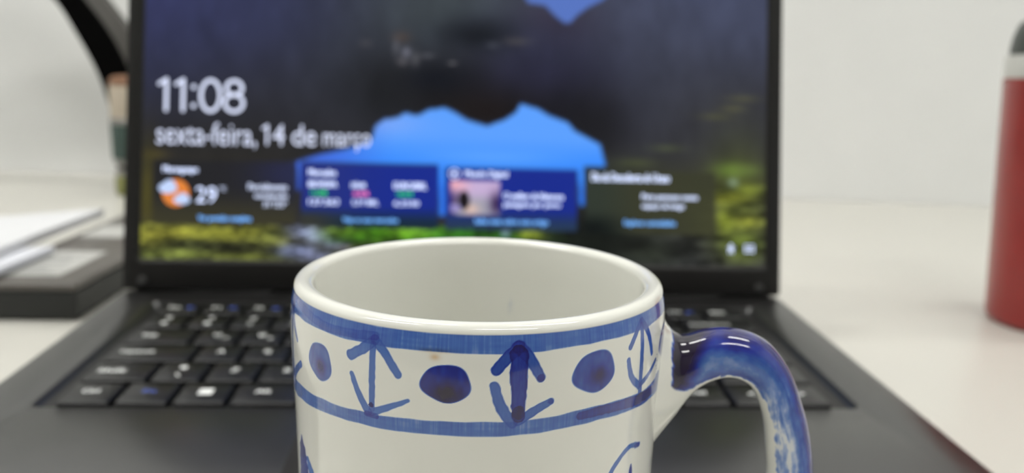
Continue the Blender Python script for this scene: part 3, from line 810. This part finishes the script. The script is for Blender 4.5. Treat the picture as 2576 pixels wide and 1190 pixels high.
pl = ctr[:, None, :] + half[:, None, :]*cs[None, :, None]           # in the handle plane
off = -b_*sn[None, :]                                               # towards the camera for positive sine
be = math.radians(-8)
hx, hy = math.cos(be), math.sin(be)
PH = np.stack([MX + pl[..., 0]*hx + off*(-hy), MY + pl[..., 0]*hy + off*hx, pl[..., 1]], -1)
T = np.repeat(tpar[:, None], NA, 1)
dmm = a_len[:, None]*(1-cs[None, :])                                 # distance from the outer edge
side = np.repeat(sn[None, :], NS, 0)
rho = pl[..., 0]; zed = pl[..., 1]
s_along = np.concatenate([[0], np.cumsum(np.hypot(*np.diff(ctr, axis=0).T))])[:, None] + 0*dmm
nz1 = fbm(s_along*.55, dmm*.9+3); nz2 = fbm(s_along*.16+9, dmm*1.6+2); nz3 = vnoise(s_along*.3, dmm*4)
edge_in = np.where(T < 4, 9.6, 2*a_len[:, None]-1.25) + .5*(nz1-.5)*2
cover = sstep(.25, -.15, dmm-edge_in) * sstep(35.6, 36.4, rho + .8*(nz1-.5) - sstep(78, 76, zed)*(-2)*0)
cover *= sstep(19-1.9, 19-2.2, T)
# no paint low in the web under the root
cover *= np.where(T < 4.6, sstep(-.3, .3, zed - (75.6 + .55*(rho-38)) + .8*(nz1-.5)*2), 1)
dens = .50 + .30*(nz1-.5)*2
dens = dens + 1.15*np.exp(-(np.maximum(dmm-.6, 0)/(1.2 + .9*sstep(7, 5, T)))**2)*sstep(3, 5, T)*(.8+.5*nz2)     # dark outer edge
dens = dens + .55*np.exp(-((dmm-2*a_len[:, None]+1.6)/1.2)**2)*sstep(11, 7, T)            # second darker line by the inner edge
dens = dens + 2.3*sstep(4.1, 2.6, T + .16*(dmm-4))                                        # almost black root
dens = dens + .5*sstep(1, 3, dmm)*sstep(4.2, 2.4, dmm)*sstep(4.5, 5.4, T)*(nz3)
worn = sstep(7.2, 9.0, T + .5*(dmm-5))*sstep(2.6, 4.2, dmm)
dens = dens*(1-worn) + worn*np.clip(.26 + 1.0*(nz2-.5) + .7*(nz1-.5), .05, .8)
dens = dens + .9*np.exp(-((T-12.1)/.7)**2 - ((dmm-4.6)/1.8)**2)
backside = sstep(-.2, -.6, side)
dens = dens*(1-backside) + (.9+.4*nz1)*backside
DH = np.clip(cover*dens, 0, 3)
hob = surface('handle', PH, ramp(DH), 'paint', M_GLAZE, mug, origin=(MX, MY, 0))
hob.location = (0, 0, 0)
hob['label'] = 'curved handle brushed dark and light blue'

# ------------------------------------------------------------------ red travel bottle on the right
M_RED = material('red_lacquer', (146, 30, 28), .28, metal=.15, coat=.4, noise=.05, nscale=60)
M_BRUSH = material('brushed_steel', (205, 205, 200), .4, metal=.4, noise=.04, nscale=120)
M_CAP = material('bottle_lid_plastic', (52, 58, 54), .4, noise=.04)
BX, BY = 338.5, 38.0
bottle = thing('travel_bottle', 'red lacquered travel bottle with a steel collar and dark lid at the right edge', 'bottle', (BX, BY, 0))
MB().lathe([(28,0), (31.5,.4), (33.2,2), (34,5), (36.2,50), (38.4,90), (40.6,133), (40.8,136.6), (40.3,137.2)], 0, 0, 96).build('body', M_RED, bottle, smooth=True)
MB().lathe([(40.0,137.0), (40.9,137.4), (41.1,148.6), (40.5,149.6), (36,150)], 0, 0, 96).build('collar', M_BRUSH, bottle, smooth=True)['label'] = 'brushed steel collar'
MB().lathe([(37,149.9), (39.2,150.2), (39.5,153), (38.6,160), (36.8,166), (35,168.2), (28,169.5), (.01,170)], 0, 0, 96).build('lid', M_CAP, bottle, smooth=True)['label'] = 'dark grey-green lid'

# ------------------------------------------------------------------ narrow dark box on the left with stickers
M_BOX = material('dock_top_sheen', (96, 92, 87), .33, noise=.04, nscale=120, bump=.06, bscale=2000)  # top toned lighter than the sides: grazing wall reflection put into the colour
M_BOXSIDE = material('dock_side', (36, 38, 36), .55, noise=.05, nscale=80)
M_STICK = material('sticker_paper', (188, 188, 184), .5, noise=.03, nscale=90)
M_PRINT = material('sticker_print', (120, 122, 124), .6, noise=.05)
dock = thing('device_box', 'long narrow dark grey device box with white stickers, left of the laptop', 'box', (-226, 150, 0))
MB().box(-254.5, -197, 27, 300, 1, 15.5).build('lower_shell', M_BOXSIDE, dock, bevel=1.2).location = -dock.location
MB().box(-254.5, -197, 27, 300, 15.9, 20).build('top_shell', M_BOX, dock, bevel=1.6).location = -dock.location
MB().box(-250, -201, 32, 295, 0, 2).build('rubber_pad', M_RUBBER, dock).location = -dock.location
st = MB().box(-251, -212.5, 43, 104, 20.0, 20.15).build('sticker', M_STICK, dock); st.location = -dock.location
st['label'] = 'large white printed sticker'
for k in range(9):
    yy = 48 + k*5.6
    MB().box(-248, -248 + (30, 24, 31, 18, 28, 26, 31, 22, 29)[k], yy, yy+1.6, 20.15, 20.19).build('print_line', M_PRINT, st)
    st.children[-1].location = (0, 0, 0)
s2 = MB().box(-249, -222, 147, 188, 20.0, 20.15).build('sticker', M_STICK, dock); s2.location = -dock.location
s2['label'] = 'small white sticker'

# papers leaning on the box edge, their far side on the desk
M_PAPER = material('paper_white', (222, 223, 226), .6, noise=.01, nscale=20)
M_PAPER2 = material('paper_cool', (222, 224, 232), .6, noise=.01, nscale=20)
def paper_pile(name, label, x0, x1, y0, y1, z0, thick, n, mat, lean, jit):
    """n sheets of one pad; x1 is the right edge, the left edge drops to the desk"""
    m = MB(); rng = np.random.default_rng(int(abs(x0)))
    for k in range(n):
        jx, jy = rng.uniform(-jit, jit, 2)
        z = z0 + thick*k/n; t = thick/n*.82
        a, b, c, d = x0+jx, x1+jx, y0+jy, y1+jy
        N = 6; v = []; f = []
        for i in range(N+1):
            x = a + (b-a)*i/N; zz = z + (x-(-254.5))*lean + .000*i
            for yy in (c, d):
                v += [(x, yy, zz), (x, yy, zz+t)]
        for i in range(N):
            q = 4*i
            f += [(q, q+4, q+6, q+2), (q+1, q+3, q+7, q+5), (q, q+1, q+5, q+4), (q+2, q+6, q+7, q+3)]
        f += [(0, 2, 3, 1), (4*N, 4*N+1, 4*N+3, 4*N+2)]
        m.add(v, f)
    return tag(m.build(name, mat), label, 'paper')
paper_pile('paper_booklet', 'thin white booklet under the stack of sheets, poking out over the box', -430, -240, 27, 97, 20.2, 3.4, 4, M_PAPER2, .098, .3)
paper_pile('paper_stack', 'thick stack of white sheets lying over the left edge of the dark box', -428, -257, 40, 206, 23.8, 5.5, 12, M_PAPER, .098, .5)
# ------------------------------------------------------------------ small bottle behind the lid's left edge
M_BEIGE = material('beige_cap', (196, 184, 166), .5, noise=.04)
M_BROWN = material('brown_nozzle', (136, 100, 76), .5, noise=.05)
M_GREEN = material('dark_green_label', (58, 76, 70), .45, noise=.10, nscale=50)
M_CHROME = material('metal_ring', (150, 148, 144), .3, metal=.4, noise=.03)
M_DARK = material('dark_ring', (24, 22, 20), .5, noise=.03)
M_OLIVE = material('olive_base', (128, 130, 74), .4, noise=.06)
sb = thing('bottle', 'slim bottle with beige cap and dark green label, peeking out behind the laptop lid', 'bottle', (-336, 462, 0))
prt = lambda nm, prof, m: MB().lathe(prof, 0, 0, 48).build(nm, m, sb, smooth=True)
prt('base', [(12,0), (14.5,1), (15.5,5), (15.8,12), (15,19), (14,20.5)], M_OLIVE)
prt('lower_ring', [(12,20.4), (14.4,21), (14.6,26), (13,27)], M_CHROME)
prt('dark_ring', [(12.5,26.9), (12.8,30.5), (12.4,31)], M_DARK)
prt('upper_ring', [(12.5,30.9), (15,31.5), (15.4,35.5), (15,37.5)], M_CHROME)
prt('label', [(15,37.4), (16.6,37.8), (17.0,71), (16.4,72)], M_GREEN)
prt('shoulder', [(16,71.9), (17.4,72.6), (17.2,76.5), (15.6,78)], M_CHROME)
prt('cap', [(15.3,77.9), (16.2,80), (16.2,108), (15.8,110)], M_BEIGE)
prt('cap_tip', [(15.6,109.9), (16,112), (15,117), (11,119.6), (.01,120.5)], M_BROWN)

# ------------------------------------------------------------------ curved desk lamp behind
M_BLACK = material('lamp_black', (2, 2, 2), .7, noise=.05, spec=.05)
M_GREYSIDE = material('lamp_grey', (70, 68, 64), .5, noise=.03)
lamp = thing('desk_lamp', 'black curved lamp arm rising to the left from behind the laptop lid', 'lamp', (-270, 515, 0))
# arm outline in the x-z plane: left edge, black and grey boundary, right edge
AL = [(-520,262),(-482,246),(-448,222),(-416.8,193.6),(-397.9,161.4),(-380.2,124.6),(-370.5,92),(-362.0,60),(-345,30),(-322,10)]
AM = [(-512,290),(-468,274),(-424,238),(-386.0,194.6),(-361,158),(-345,121.7),(-333,92),(-322,62),(-308,36),(-292,12)]
AR = [(-508,304),(-458,288),(-408,246),(-369.0,195.1),(-344.6,160.2),(-326,124),(-313,92),(-302,62),(-290,38),(-276,12)]
al, _ = spline(AL, 60); am, _ = spline(AM, 60); ar, _ = spline(AR, 60)
def ribbon(a, b, y0a, y0b, y1, name, mat):
    rings = [[(p[0], y0a, p[1]), (q[0], y0b, q[1]), (q[0], y1, q[1]), (p[0], y1, p[1])] for p, q in zip(a, b)]
    o = MB().rings(rings).build(name, mat, lamp, smooth=True, angle=30); o.location = -lamp.location; return o
ribbon(al, am, 500, 500, 524, 'arm', M_BLACK)
ribbon(am, ar, 500, 507, 524, 'arm_side', M_GREYSIDE)['label'] = 'grey side face of the arm'
MB().lathe([(54,0), (56,1), (56,9), (53,12), (.01,12.5)], -270, 515, 64).build('base', M_BLACK, lamp, smooth=True).location = -lamp.location
MB().box(-700, -508, 488, 536, 268, 286).build('lamp_head', M_BLACK, lamp, bevel=5).location = -lamp.location

bpy.context.view_layer.update()
